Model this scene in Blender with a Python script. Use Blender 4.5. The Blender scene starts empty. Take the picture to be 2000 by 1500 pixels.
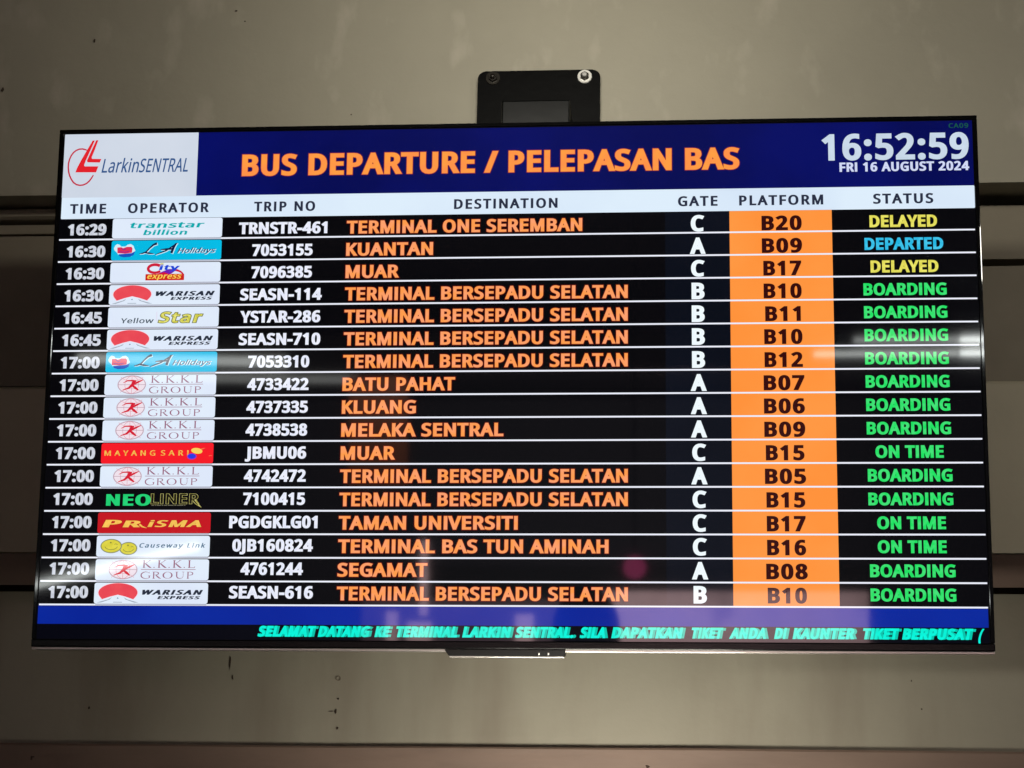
import bpy, bmesh, math, random
from mathutils import Vector, Matrix
from mathutils.geometry import tessellate_polygon

random.seed(7)
S = bpy.context.scene
COL = S.collection
R = math.radians

# ---------------------------------------------------------------- camera
cam_d = bpy.data.cameras.new('camera')
cam = bpy.data.objects.new('camera', cam_d)
COL.objects.link(cam)
cam_d.sensor_fit = 'HORIZONTAL'
cam_d.sensor_width = 36.0
cam_d.lens = 72.0
cam_d.clip_start = 0.05
cam_d.clip_end = 200.0
cam.matrix_world = Matrix((
    (0.99662481, 0.00545738, 0.08190968, 0.22672449),
    (0.08017057, -0.27928093, -0.95685675, -2.73090015),
    (0.01765388, 0.96019393, -0.27877583, 1.64580542),
    (0, 0, 0, 1)))
S.camera = cam

# ---------------------------------------------------------------- world and exposure
W = bpy.data.worlds.new('World')
S.world = W
W.use_nodes = True
W.node_tree.nodes['Background'].inputs[0].default_value = (0.95, 0.95, 0.84, 1)
W.node_tree.nodes['Background'].inputs[1].default_value = 0.062
S.view_settings.view_transform = 'Standard'
S.view_settings.look = 'None'
S.view_settings.exposure = 0.0
S.view_settings.gamma = 1.0


def area(name, loc, target, sx, sy, power, col, spread=180):
    d = bpy.data.lights.new(name, 'AREA')
    d.shape = 'RECTANGLE'
    d.size, d.size_y = sx, sy
    d.energy = power
    d.spread = R(spread)
    d.color = col
    o = bpy.data.objects.new(name, d)
    COL.objects.link(o)
    o.location = loc
    o.rotation_euler = (Vector(target) - Vector(loc)).to_track_quat('-Z', 'Y').to_euler()
    return o


# lights on the wall: an unseen overhead strip light and two added lamps
area('overhead_strip_light', (0.07, -0.70, 2.97), (0.07, 0.0, 2.86), 0.45, 0.05, 2.45, (1.0, 0.95, 0.83), 145)
area('added_low_light', (0.13, -0.36, 1.842), (0.13, 0.25, 1.99), 0.35, 0.04, 1.8, (1.0, 0.95, 0.83), 128)  # unseen lamp added to brighten the wall under the display
area('added_side_light', (1.45, -1.1, 2.80), (0.66, 0.0, 2.48), 0.25, 0.10, 1.7, (1.0, 0.96, 0.86), 120)  # unseen lamp added to lift the wall on the right
# daylight reaching the far side of the hall, behind the camera
area('daylight_opening', (-1.5, -17.0, 3.9), (-1.5, -22.0, 1.0), 9.0, 1.2, 3100, (1.0, 0.93, 0.93))


# ---------------------------------------------------------------- helpers
def lin(c):
    c = c / 255.0
    return c / 12.92 if c <= 0.04045 else ((c + 0.055) / 1.055) ** 2.4


def rgb(c):
    return (lin(c[0]), lin(c[1]), lin(c[2]), 1.0)


def new_mat(name):
    m = bpy.data.materials.new(name)
    m.use_nodes = True
    nt = m.node_tree
    return m, nt, nt.nodes['Principled BSDF']


def link(nt, a, b):
    nt.links.new(a, b)


def surf(name, col, rough=0.6, metal=0.0, var=0.12, scale=8.0, bump=0.0, bscale=60.0, stretch=(1, 1, 1), spec=0.5, stain=None):
    """painted / metal / plastic surface with noise wear"""
    m, nt, p = new_mat(name)
    p.inputs['Metallic'].default_value = metal
    p.inputs['Roughness'].default_value = rough
    p.inputs['Specular IOR Level'].default_value = spec
    tc = nt.nodes.new('ShaderNodeTexCoord')
    mp = nt.nodes.new('ShaderNodeMapping')
    mp.inputs['Scale'].default_value = stretch
    link(nt, tc.outputs['Object'], mp.inputs['Vector'])
    n = nt.nodes.new('ShaderNodeTexNoise')
    n.inputs['Scale'].default_value = scale
    n.inputs['Detail'].default_value = 8
    n.inputs['Roughness'].default_value = 0.62
    link(nt, mp.outputs[0], n.inputs['Vector'])
    r = nt.nodes.new('ShaderNodeValToRGB')
    c = rgb(col)
    r.color_ramp.elements[0].position = 0.3
    r.color_ramp.elements[1].position = 0.7
    r.color_ramp.elements[0].color = tuple(x * (1 - var) for x in c[:3]) + (1,)
    r.color_ramp.elements[1].color = tuple(min(1, x * (1 + var)) for x in c[:3]) + (1,)
    link(nt, n.outputs['Fac'], r.inputs[0])
    out = r.outputs[0]
    if stain:
        scol, ssc, lo, hi, amt, sst = stain
        mp2 = nt.nodes.new('ShaderNodeMapping')
        mp2.inputs['Scale'].default_value = sst
        link(nt, tc.outputs['Object'], mp2.inputs['Vector'])
        n2 = nt.nodes.new('ShaderNodeTexNoise')
        n2.inputs['Scale'].default_value = ssc
        n2.inputs['Detail'].default_value = 6
        link(nt, mp2.outputs[0], n2.inputs['Vector'])
        mr = nt.nodes.new('ShaderNodeMapRange')
        mr.inputs['From Min'].default_value = lo
        mr.inputs['From Max'].default_value = hi
        mr.inputs['To Max'].default_value = amt
        link(nt, n2.outputs['Fac'], mr.inputs['Value'])
        mx = nt.nodes.new('ShaderNodeMix')
        mx.data_type = 'RGBA'
        link(nt, mr.outputs[0], mx.inputs[0])
        link(nt, out, mx.inputs[6])
        mx.inputs[7].default_value = rgb(scol)
        out = mx.outputs[2]
    link(nt, out, p.inputs['Base Color'])
    if bump:
        nb = nt.nodes.new('ShaderNodeTexNoise')
        nb.inputs['Scale'].default_value = bscale
        nb.inputs['Detail'].default_value = 5
        link(nt, mp.outputs[0], nb.inputs['Vector'])
        b = nt.nodes.new('ShaderNodeBump')
        b.inputs['Strength'].default_value = bump
        b.inputs['Distance'].default_value = 0.004
        link(nt, nb.outputs['Fac'], b.inputs['Height'])
        link(nt, b.outputs[0], p.inputs['Normal'])
    return m


_em = {}


def em(col, col2=None, scale=90.0, var=0.0):
    """lit LCD area of the panel: it gives off light and keeps the gloss of the panel's front"""
    key = (col, col2, scale, var)
    if key in _em:
        return _em[key]
    m, nt, p = new_mat('lcd_%d_%d_%d' % col)
    p.inputs['Base Color'].default_value = (0.004, 0.004, 0.005, 1)
    p.inputs['Roughness'].default_value = PANEL_ROUGH
    p.inputs['Emission Strength'].default_value = 1.0
    c = rgb(col)
    p.inputs['Emission Color'].default_value = c
    if col2 is None and var:
        col2 = tuple(max(0, min(255, x * (1 - var))) for x in col)
    if col2 is not None:
        tc = nt.nodes.new('ShaderNodeTexCoord')
        n = nt.nodes.new('ShaderNodeTexNoise')
        n.inputs['Scale'].default_value = scale
        n.inputs['Detail'].default_value = 3
        link(nt, tc.outputs['Object'], n.inputs['Vector'])
        r = nt.nodes.new('ShaderNodeValToRGB')
        r.color_ramp.elements[0].position = 0.38
        r.color_ramp.elements[1].position = 0.62
        r.color_ramp.elements[0].color = c
        r.color_ramp.elements[1].color = rgb(col2)
        link(nt, n.outputs['Fac'], r.inputs[0])
        link(nt, r.outputs[0], p.inputs['Emission Color'])
    _em[key] = m
    return m


PANEL_ROUGH = 0.03


def obj(name, me, parent=None, label=None):
    o = bpy.data.objects.new(name, me)
    COL.objects.link(o)
    if parent:
        o.parent = parent
    if label:
        o['label'] = label
    return o


def thing(name, label, cat, loc=(0, 0, 0), rot=(0, 0, 0)):
    o = bpy.data.objects.new(name, None)
    o.empty_display_size = 0.1
    COL.objects.link(o)
    o.location = loc
    o.rotation_euler = rot
    o['label'] = label
    o['category'] = cat
    return o


def mesh_of(bm, name, mats, smooth=False):
    bmesh.ops.recalc_face_normals(bm, faces=bm.faces)
    me = bpy.data.meshes.new(name)
    bm.to_mesh(me)
    bm.free()
    for m in (mats if isinstance(mats, (list, tuple)) else [mats]):
        me.materials.append(m)
    if smooth:
        for p in me.polygons:
            p.use_smooth = True
    return me


def box_bm(bm, x0, x1, y0, y1, z0, z1, bev=0.0, seg=2):
    r = bmesh.ops.create_cube(bm, size=1)
    for v in r['verts']:
        v.co = Vector((x0 + (v.co.x + .5) * (x1 - x0), y0 + (v.co.y + .5) * (y1 - y0), z0 + (v.co.z + .5) * (z1 - z0)))
    if bev:
        es = list({e for v in r['verts'] for e in v.link_edges})
        bmesh.ops.bevel(bm, geom=es, offset=bev, segments=seg, profile=0.6, affect='EDGES')


def box(name, x0, x1, y0, y1, z0, z1, mat, parent=None, bev=0.0, label=None):
    bm = bmesh.new()
    box_bm(bm, x0, x1, y0, y1, z0, z1, bev)
    return obj(name, mesh_of(bm, name, mat), parent, label)


def cyl_bm(bm, c, axis, r0, r1, h, seg=28):
    """frustum starting at c, going along axis"""
    axis = Vector(axis).normalized()
    q = axis.to_track_quat('Z', 'Y').to_matrix().to_4x4()
    m = Matrix.Translation(Vector(c) + axis * h / 2) @ q
    bmesh.ops.create_cone(bm, cap_ends=True, segments=seg, radius1=r0, radius2=r1, depth=h, matrix=m)


def extrude_profile(name, prof, x0, x1, mat, parent, wob=0.0, nx=40, label=None, cap=True):
    """prof: closed list of (y, z), swept along x with slight unevenness"""
    bm = bmesh.new()
    rows = []
    ph = [random.uniform(0, 6.28) for _ in prof]
    for i in range(nx + 1):
        x = x0 + (x1 - x0) * i / nx
        rows.append([bm.verts.new((x, y + wob * math.sin(3.1 * x + p), z + wob * math.sin(4.7 * x + 2 * p) + wob * 0.5 * math.sin(17 * x + p))) for (y, z), p in zip(prof, ph)])
    n = len(prof)
    for i in range(nx):
        for j in range(n):
            k = (j + 1) % n
            bm.faces.new((rows[i][j], rows[i][k], rows[i + 1][k], rows[i + 1][j]))
    if cap:
        bm.faces.new(rows[0])
        bm.faces.new(list(reversed(rows[-1])))
    return obj(name, mesh_of(bm, name, mat), parent, label)


# ---------------------------------------------------------------- lettering: outlines of a plain sans alphabet (1/1000 em)
GLYPH_DATA = """A346|249,120 95,120 49,0 0,0 151,388 195,388 346,0 295,0|185,296 178,319 172,338 167,316 161,296 155,280 112,163 234,163 191,280~B352|227,381 273,365 301,336 310,291 308,269 301,251 291,234 277,221 258,211 236,205 236,203 259,197 280,189 298,176 311,159 320,137 323,110 319,77 307,50 287,28 260,13 227,3 189,0 53,0 53,387 163,387|215,226 241,238 255,258 259,285 254,313 237,331 208,342 165,345 101,345 101,222 173,222|101,41 179,41 223,46 251,61 266,84 271,114 269,133 262,150 250,163 232,173 208,179 176,181 101,181~C342|189,347 163,339 139,326 120,308 105,285 94,259 87,228 85,193 88,149 99,111 118,79 144,56 177,42 218,37 266,42 310,53 310,10 266,-2 211,-5 157,1 112,19 78,48 53,88 38,137 33,194 36,236 45,274 60,308 81,337 107,360 139,378 176,389 219,392 248,391 276,386 302,379 326,369 306,328 266,343 243,348 218,349~D395|356,137 338,88 309,50 269,22 220,6 160,0 53,0 53,387 172,387 226,381 273,365 311,338 339,301 357,254 362,197|307,242 294,280 273,309 244,329 208,341 165,345 101,345 101,42 154,42 223,51 272,80 301,129 311,196~E301|53,0 53,387 269,387 269,344 101,344 101,223 259,223 259,181 101,181 101,43 269,43 269,0~F281|53,0 53,387 269,387 269,344 101,344 101,207 258,207 258,164 101,164 101,0~G394|354,204 354,15 291,-1 218,-5 163,1 117,19 81,48 54,87 38,136 33,193 39,250 57,298 86,338 125,368 175,386 233,392 265,391 295,386 349,369 330,327 284,343 258,348 231,349 188,345 152,330 123,307 101,277 88,238 84,193 88,150 99,112 118,80 146,57 183,42 230,37 273,40 306,46 306,161 220,161 220,204~H401|300,0 300,180 101,180 101,0 53,0 53,387 101,387 101,223 300,223 300,387 348,387 348,0~I150|51,0 51,387 99,387 99,0~J148|-25,-101 -42,-96 -42,-55 -24,-59 -3,-60 22,-55 34,-47 42,-36 48,-20 50,2 50,387 99,387 99,6 95,-28 86,-56 71,-77 51,-91 26,-100 -2,-103~K335|278,0 141,185 101,150 101,0 53,0 53,387 101,387 101,196 134,233 168,270 272,387 329,387 176,218 335,0~L284|53,387 101,387 101,43 270,43 270,0 53,0~M491|96,339 94,339 96,311 97,275 98,235 98,0 53,0 53,387 125,387 244,70 246,70 367,387 439,387 439,0 391,0 391,238 391,275 393,311 394,339 392,339 263,0 223,0~N412|302,0 95,321 93,321 95,292 97,255 98,216 98,0 53,0 53,387 109,387 315,67 317,67 316,93 314,131 314,168 314,387 359,387 359,0~O423|387,151 379,112 365,78 345,49 320,26 289,9 253,-2 212,-5 169,-2 133,9 102,26 77,50 58,78 44,113 36,152 33,194 38,250 53,298 77,338 112,368 157,387 212,393 266,387 310,368 345,338 370,299 385,250 390,194|88,149 98,110 115,79 140,56 172,42 212,37 252,42 284,56 308,79 325,110 335,149 339,194 331,259 308,309 269,340 212,350 172,345 140,331 115,309 98,278 88,239 85,194~P328|220,379 265,357 291,321 300,273 298,250 292,227 282,206 267,188 246,172 219,161 186,153 146,151 101,151 101,0 53,0 53,387 155,387|101,345 101,192 140,192 174,194 202,200 223,210 238,225 247,245 250,271 244,303 226,327 195,340 151,345~R337|203,384 239,375 266,359 285,338 296,311 300,277 297,249 289,225 276,207 260,193 223,173 329,0 272,0 178,160 101,160 101,0 53,0 53,387 159,387|101,345 101,201 159,201 200,206 228,220 244,243 250,275 247,298 240,315 227,328 209,337 186,343 157,345~S297|268,71 255,45 235,23 207,8 173,-2 134,-5 92,-3 56,3 28,13 28,60 76,44 106,39 136,37 162,39 184,44 201,54 213,66 221,81 223,99 221,117 215,131 204,144 187,155 132,179 102,191 77,206 57,223 44,242 35,266 33,294 36,322 48,346 67,366 92,380 122,389 156,392 187,391 215,386 263,371 248,329 204,343 180,348 155,349 133,348 114,342 100,334 90,323 84,309 82,293 84,275 90,261 101,248 116,237 166,215 198,202 224,188 245,172 260,154 269,131 272,103~T301|126,0 126,344 5,344 5,387 295,387 295,344 175,344 175,0~U396|343,98 330,64 310,35 281,13 243,-1 196,-5 133,4 86,34 58,79 49,138 49,387 98,387 98,136 104,94 123,63 154,43 199,37 231,40 256,50 275,65 288,85 296,109 298,137 298,387 347,387 347,137~V325|187,0 138,0 0,387 51,387 138,139 148,108 156,80 163,54 169,81 177,109 187,140 274,387 325,387~W504|394,0 345,0 269,254 263,277 257,300 252,318 250,330 248,318 244,300 238,277 231,252 158,0 109,0 7,387 57,387 118,151 124,126 129,102 133,80 136,59 139,81 144,104 150,129 157,153 225,387 275,387 346,152 353,126 359,102 364,79 367,59 372,87 378,118 386,151 446,387 497,387~X317|260,0 158,168 54,0 2,0 131,202 10,387 64,387 159,235 255,387 306,387 186,203 315,0~Y307|254,387 307,387 178,150 178,0 129,0 129,148 0,387 53,387 153,197~0310|282,149 276,110 267,76 254,47 236,25 214,8 187,-2 154,-5 115,1 83,18 58,47 40,87 30,136 27,194 30,252 39,301 56,340 80,369 113,387 154,393 194,387 226,369 251,340 269,301 280,252 283,194|76,145 82,106 92,75 108,53 128,40 154,35 181,40 201,53 216,74 227,105 233,145 235,194 233,242 227,282 216,313 201,335 181,348 154,352 128,348 108,335 92,313 82,282 76,242 74,194~1310|146,0 146,270 146,297 147,317 148,337 132,322 114,307 73,274 48,306 153,387 192,387 192,0~2310|26,0 26,40 127,142 177,194 194,216 207,239 215,262 217,287 212,315 198,335 176,347 149,352 122,349 99,342 78,330 56,315 30,347 64,370 103,386 125,391 149,392 183,389 211,380 234,365 252,344 262,319 266,289 263,260 254,232 239,206 219,180 167,125 86,46 86,43 282,43 282,0~3310|265,272 257,251 245,234 229,220 210,210 187,204 187,202 228,191 256,172 273,145 279,110 275,78 263,50 243,27 215,9 177,-2 131,-5 74,-1 49,6 24,16 24,60 50,49 77,41 105,36 131,35 176,40 206,55 223,79 229,111 226,133 216,150 201,163 179,172 152,178 121,179 83,179 83,220 121,220 151,222 175,229 194,240 207,255 216,273 218,293 214,318 199,337 177,348 148,352 111,348 79,337 50,320 27,352 50,367 78,380 110,389 147,392 200,385 238,365 260,334 267,296~4310|243,88 243,0 197,0 197,88 11,88 11,128 193,389 243,389 243,131 299,131 299,88|197,278 198,300 199,320 199,338 197,338 186,316 174,296 58,131 197,131 197,252~5310|186,234 218,224 244,207 263,185 275,157 279,124 275,86 262,54 241,29 212,10 177,-2 134,-5 78,0 54,7 34,16 34,61 56,50 82,42 109,37 135,35 162,37 185,44 204,56 218,72 227,93 230,119 224,152 207,177 177,192 133,197 99,194 67,189 43,204 58,387 252,387 252,343 99,343 89,231 114,235 149,237~6310|34,231 41,263 50,293 64,320 82,344 104,364 132,379 166,389 207,392 232,391 255,387 255,347 233,352 208,353 174,350 146,341 123,326 106,307 94,283 86,257 77,197 81,197 101,220 115,229 131,236 150,241 172,242 204,239 231,228 253,211 270,188 281,159 284,125 281,87 269,55 251,29 227,10 197,-1 161,-5 135,-3 110,5 88,18 68,36 52,60 40,90 32,125 30,165|192,40 216,57 232,85 237,125 233,158 219,183 195,199 163,205 139,202 118,194 101,182 89,167 81,151 78,134 83,99 90,82 99,67 111,53 125,43 142,37 161,35~7310|232,343 24,343 24,387 283,387 283,350 126,0 74,0~8310|201,386 238,368 262,339 270,300 268,278 260,259 249,243 233,228 197,205 240,179 258,164 271,146 280,125 283,100 279,70 267,44 248,23 223,8 192,-2 156,-5 117,-2 85,7 60,22 41,43 30,68 27,99 29,123 38,145 51,163 67,178 107,202 72,227 59,242 48,258 41,278 39,300 43,328 54,350 72,368 95,381 123,389 154,392|78,72 93,51 119,37 155,33 190,37 215,51 231,73 236,100 234,117 226,133 214,147 198,159 155,179 146,183 106,160 92,148 82,133 75,117 73,98|127,350 105,339 90,322 86,298 88,280 95,264 106,252 121,241 157,223 190,241 204,252 214,265 221,280 223,298 218,322 204,339 182,350 154,354~9310|280,180 274,139 264,101 248,66 225,37 194,14 154,-1 104,-5 79,-4 55,0 55,41 78,35 103,34 138,37 165,46 188,61 205,80 217,103 226,130 233,190 230,190 210,167 196,158 180,151 160,146 138,145 107,148 80,158 58,175 41,198 31,227 27,262 31,299 43,332 61,357 86,376 116,388 151,392 177,390 202,382 224,368 244,350 260,326 272,297 279,262 282,222|120,347 96,330 80,302 74,262 79,229 92,203 115,187 148,182 173,185 193,193 210,205 223,219 231,236 233,253 228,288 213,320 201,333 187,343 170,350 151,352~:145|41,46 49,57 59,64 72,66 85,64 96,57 104,46 106,29 104,12 96,1 85,-5 72,-8 59,-5 49,1 41,12 39,29|41,279 49,290 59,296 72,298 85,296 96,290 104,279 106,261 104,244 96,233 85,226 72,224 59,226 49,233 41,244 39,261~/202|150,387 197,387 53,0 5,0~-174|22,167 153,167 153,123 22,123~.145|41,46 49,57 59,64 72,66 85,64 96,57 104,46 106,29 104,12 96,1 85,-5 72,-8 59,-5 49,1 41,12 39,29~(163|26,213 41,276 66,334 101,387 146,387 113,333 89,275 75,213 70,149 75,87 89,26 113,-32 146,-86 101,-86 66,-35 41,22 26,84 22,148~a304|202,289 235,272 254,242 260,198 260,0 225,0 216,41 214,41 188,15 174,6 158,-1 116,-5 92,-3 70,4 51,16 37,32 28,54 25,81 33,119 59,148 102,166 164,173 213,175 213,192 210,223 198,243 179,253 153,257 131,255 110,250 72,235 57,270 102,288 128,293 156,295|124,135 95,123 79,105 74,80 78,59 89,44 106,36 127,33 161,38 189,53 207,79 213,116 213,142 170,140~b333|93,277 91,252 94,252 108,269 128,283 153,292 184,295 232,286 271,258 295,211 303,145 300,99 288,62 271,32 246,11 217,-1 184,-5 153,-2 128,7 108,21 94,37 90,37 80,0 46,0 46,412 94,412 94,311|148,253 127,244 111,229 101,208 96,181 94,147 94,145 98,97 111,63 136,41 177,34 211,41 235,63 249,98 254,146 249,194 235,228 210,249 176,256~c260|126,-1 94,10 67,30 47,59 34,97 30,144 34,192 48,231 69,260 96,280 129,292 166,296 209,291 242,280 228,241 197,250 165,254 138,251 116,242 100,226 88,205 81,177 79,144 81,112 88,85 100,64 116,48 137,39 162,36 204,41 237,53 237,10 205,-1 163,-5~d333|100,4 62,32 38,79 30,145 38,210 63,258 101,286 150,296 171,294 189,290 218,275 239,253 243,253 241,274 239,296 239,412 287,412 287,0 249,0 242,39 239,39 218,17 189,1 170,-4 149,-5|196,40 221,59 235,91 240,135 240,144 236,192 222,227 197,249 156,256 122,249 98,226 84,190 79,144 84,97 98,63 122,41 157,34~e306|193,292 222,280 246,260 264,234 274,202 278,165 278,136 79,136 86,93 104,61 133,42 172,35 221,40 265,55 265,14 221,-1 170,-5 131,-1 97,11 69,32 47,61 34,99 30,143 34,187 46,225 65,255 91,277 122,291 158,296|127,251 104,235 88,209 80,174 228,174 226,197 220,217 211,234 197,246 180,254 158,257~h335|93,270 91,250 94,250 105,264 118,275 149,290 185,295 217,292 243,284 264,270 279,250 288,223 291,189 291,0 244,0 244,186 240,217 228,238 208,251 179,256 150,253 128,243 112,228 102,208 96,182 94,150 94,0 46,0 46,412 94,412 94,291~i140|94,0 46,0 46,290 94,290|81,397 90,392 96,383 98,369 96,356 90,346 81,340 70,339 59,340 50,346 44,356 42,369 44,383 50,392 59,397 70,399~k289|92,174 91,150 93,150 103,162 116,178 128,192 220,290 276,290 159,166 284,0 227,0 126,135 93,107 93,0 46,0 46,412 93,412 93,197~l140|46,0 46,412 94,412 94,0~m507|408,289 438,271 457,238 463,189 463,0 415,0 415,187 412,217 401,238 383,251 356,256 320,250 296,231 282,201 278,160 278,0 231,0 231,187 229,208 224,225 216,239 205,248 190,254 171,256 145,253 125,243 111,229 101,208 96,182 94,151 94,0 46,0 46,290 85,290 92,251 94,251 104,265 117,276 146,291 180,296 211,293 236,284 255,269 269,247 271,247 289,269 311,284 337,293 365,296~n335|231,289 264,271 284,238 291,189 291,0 244,0 244,186 240,217 228,238 208,251 179,256 138,249 112,229 98,196 94,151 94,0 46,0 46,290 85,290 92,251 94,251 105,265 118,276 150,291 186,296~o328|296,112 289,82 277,56 262,34 242,17 219,5 193,-3 163,-5 135,-3 110,5 87,17 68,34 52,56 40,82 32,112 30,146 34,190 46,227 66,257 93,278 126,291 165,296 202,291 234,278 261,257 281,227 294,190 298,146|81,114 88,86 99,64 116,48 137,38 164,34 191,38 212,48 229,64 240,86 247,114 249,146 247,178 240,205 228,226 212,242 191,252 164,256 125,248 99,226 84,192 79,146~p333|233,286 271,258 295,212 303,146 300,100 288,63 271,33 247,12 218,-1 184,-5 163,-4 144,1 115,16 94,37 90,37 93,14 94,-11 94,-130 46,-130 46,290 85,290 92,251 94,251 115,274 128,283 144,290 162,294 184,296|149,253 128,245 113,231 102,211 96,186 94,155 94,146 96,113 101,85 112,63 127,47 148,37 177,34 201,38 220,49 235,66 246,89 252,116 254,146 249,191 235,226 210,248 176,256~r224|199,295 216,293 210,249 194,251 178,252 162,251 146,245 132,237 119,226 109,212 100,195 95,176 94,155 94,0 46,0 46,290 85,290 90,237 93,237 115,267 129,279 145,288 162,294 181,296~s259|232,54 221,33 204,16 181,4 152,-3 119,-5 67,-1 28,13 28,56 70,40 95,35 120,33 152,36 173,45 185,58 189,76 188,86 183,95 162,113 118,132 69,154 52,166 38,180 30,197 28,219 35,251 58,276 92,291 137,296 186,291 229,276 213,238 174,251 133,257 107,254 89,247 77,236 73,222 75,211 80,201 104,185 148,166 195,145 212,133 225,119 233,102 235,80~t196|165,35 184,40 184,3 162,-3 135,-5 113,-3 93,2 76,13 62,30 53,53 50,85 50,254 9,254 9,276 50,295 69,357 98,357 98,290 181,290 181,254 98,254 98,86 101,62 110,46 125,37 143,34~u335|289,0 250,0 243,38 241,38 230,25 217,14 185,-1 148,-5 117,-3 90,6 70,20 55,40 46,67 43,100 43,290 91,290 91,103 95,73 107,51 127,38 155,34 185,37 207,46 223,61 233,82 239,108 241,139 241,290 289,290~w426|225,194 218,220 213,241 211,241 207,220 200,193 192,164 140,1 86,1 6,291 55,291 95,136 103,104 110,74 114,49 116,49 120,66 125,86 130,108 136,127 187,291 239,291 289,127 297,101 304,73 309,50 311,50 315,73 322,103 330,136 371,291 420,291 339,1 283,1 233,164~x287|15,290 69,290 144,181 218,290 271,290 171,148 277,0 223,0 144,116 63,0 10,0 115,148~y276|51,290 114,125 124,97 133,71 139,46 141,46 151,82 166,126 225,290 276,290 151,-40 140,-65 127,-87 112,-105 93,-119 72,-127 46,-130 23,-129 6,-126 6,-88 20,-90 38,-91 54,-89 67,-85 78,-77 88,-67 102,-40 118,-1 1,290~ 141|"""
GLYPHS = {}
_i = 0
for _rec in GLYPH_DATA.split('~'):
    _ch = _rec[0]
    _parts = _rec[1:].split('|')
    _cs = [[tuple(int(v) for v in p.split(',')) for p in c.split()] for c in _parts[1:] if c.strip()]
    GLYPHS[_ch] = (int(_parts[0]), _cs)
CAP = 387.0


def area2(c):
    return sum(c[i][0] * c[(i + 1) % len(c)][1] - c[(i + 1) % len(c)][0] * c[i][1] for i in range(len(c))) / 2


def offset_poly(c, wx, wy, sgn):
    n = len(c)
    out = []
    for i in range(n):
        a, b, d = c[i - 1], c[i], c[(i + 1) % n]
        e1 = (b[0] - a[0], b[1] - a[1])
        e2 = (d[0] - b[0], d[1] - b[1])
        l1 = math.hypot(*e1) or 1
        l2 = math.hypot(*e2) or 1
        n1 = (e1[1] / l1, -e1[0] / l1)
        n2 = (e2[1] / l2, -e2[0] / l2)
        mx, my = n1[0] + n2[0], n1[1] + n2[1]
        ml = math.hypot(mx, my)
        if ml < 1e-6:
            mx, my, k = n1[0], n1[1], 1
        else:
            mx, my = mx / ml, my / ml
            k = min(1.7, 1.0 / max(0.3, mx * n1[0] + my * n1[1]))
        out.append((b[0] + sgn * mx * k * wx, b[1] + sgn * my * k * wy))
    return out


def inside(p, c):
    r = False
    n = len(c)
    for i in range(n):
        a, b = c[i], c[(i + 1) % n]
        if (a[1] > p[1]) != (b[1] > p[1]) and p[0] < (b[0] - a[0]) * (p[1] - a[1]) / (b[1] - a[1]) + a[0]:
            r = not r
    return r


_gc = {}


def glyph(ch, wx, wy):
    """-> advance, list of (points, triangles)"""
    key = (ch, wx, wy)
    if key in _gc:
        return _gc[key]
    adv, cs = GLYPHS[ch]
    res = []
    if cs:
        big = max(cs, key=lambda c: abs(area2(c)))
        sg = 1 if area2(big) > 0 else -1
        outers = [c for c in cs if area2(c) * sg > 0]
        holes = [c for c in cs if area2(c) * sg <= 0]
        thin = wx < 0
        for o in outers:
            hs = [h for h in holes if inside(h[0], o)]
            lists = [offset_poly(c, wx, wy, sg) for c in [o] + hs] if thin else [o] + hs
            pts = [p for l in lists for p in l]
            tris = tessellate_polygon([[Vector((p[0], p[1], 0)) for p in l] for l in lists])
            res.append((pts, [tuple(t) for t in tris], 0.0))
        if not thin:   # a heavier weight: a stroke laid along every outline
            for q, c in enumerate(cs):
                a = offset_poly(c, wx, wy, sg)
                b = offset_poly(c, -wx * 0.5, -wy * 0.5, sg)
                n = len(c)
                tr = []
                for i in range(n):
                    j = (i + 1) % n
                    tr += [(i, j, n + j), (i, n + j, n + i)]
                res.append((a + b, tr, 0.003 * (q + 1)))
    _gc[key] = (adv, res)
    return _gc[key]


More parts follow.
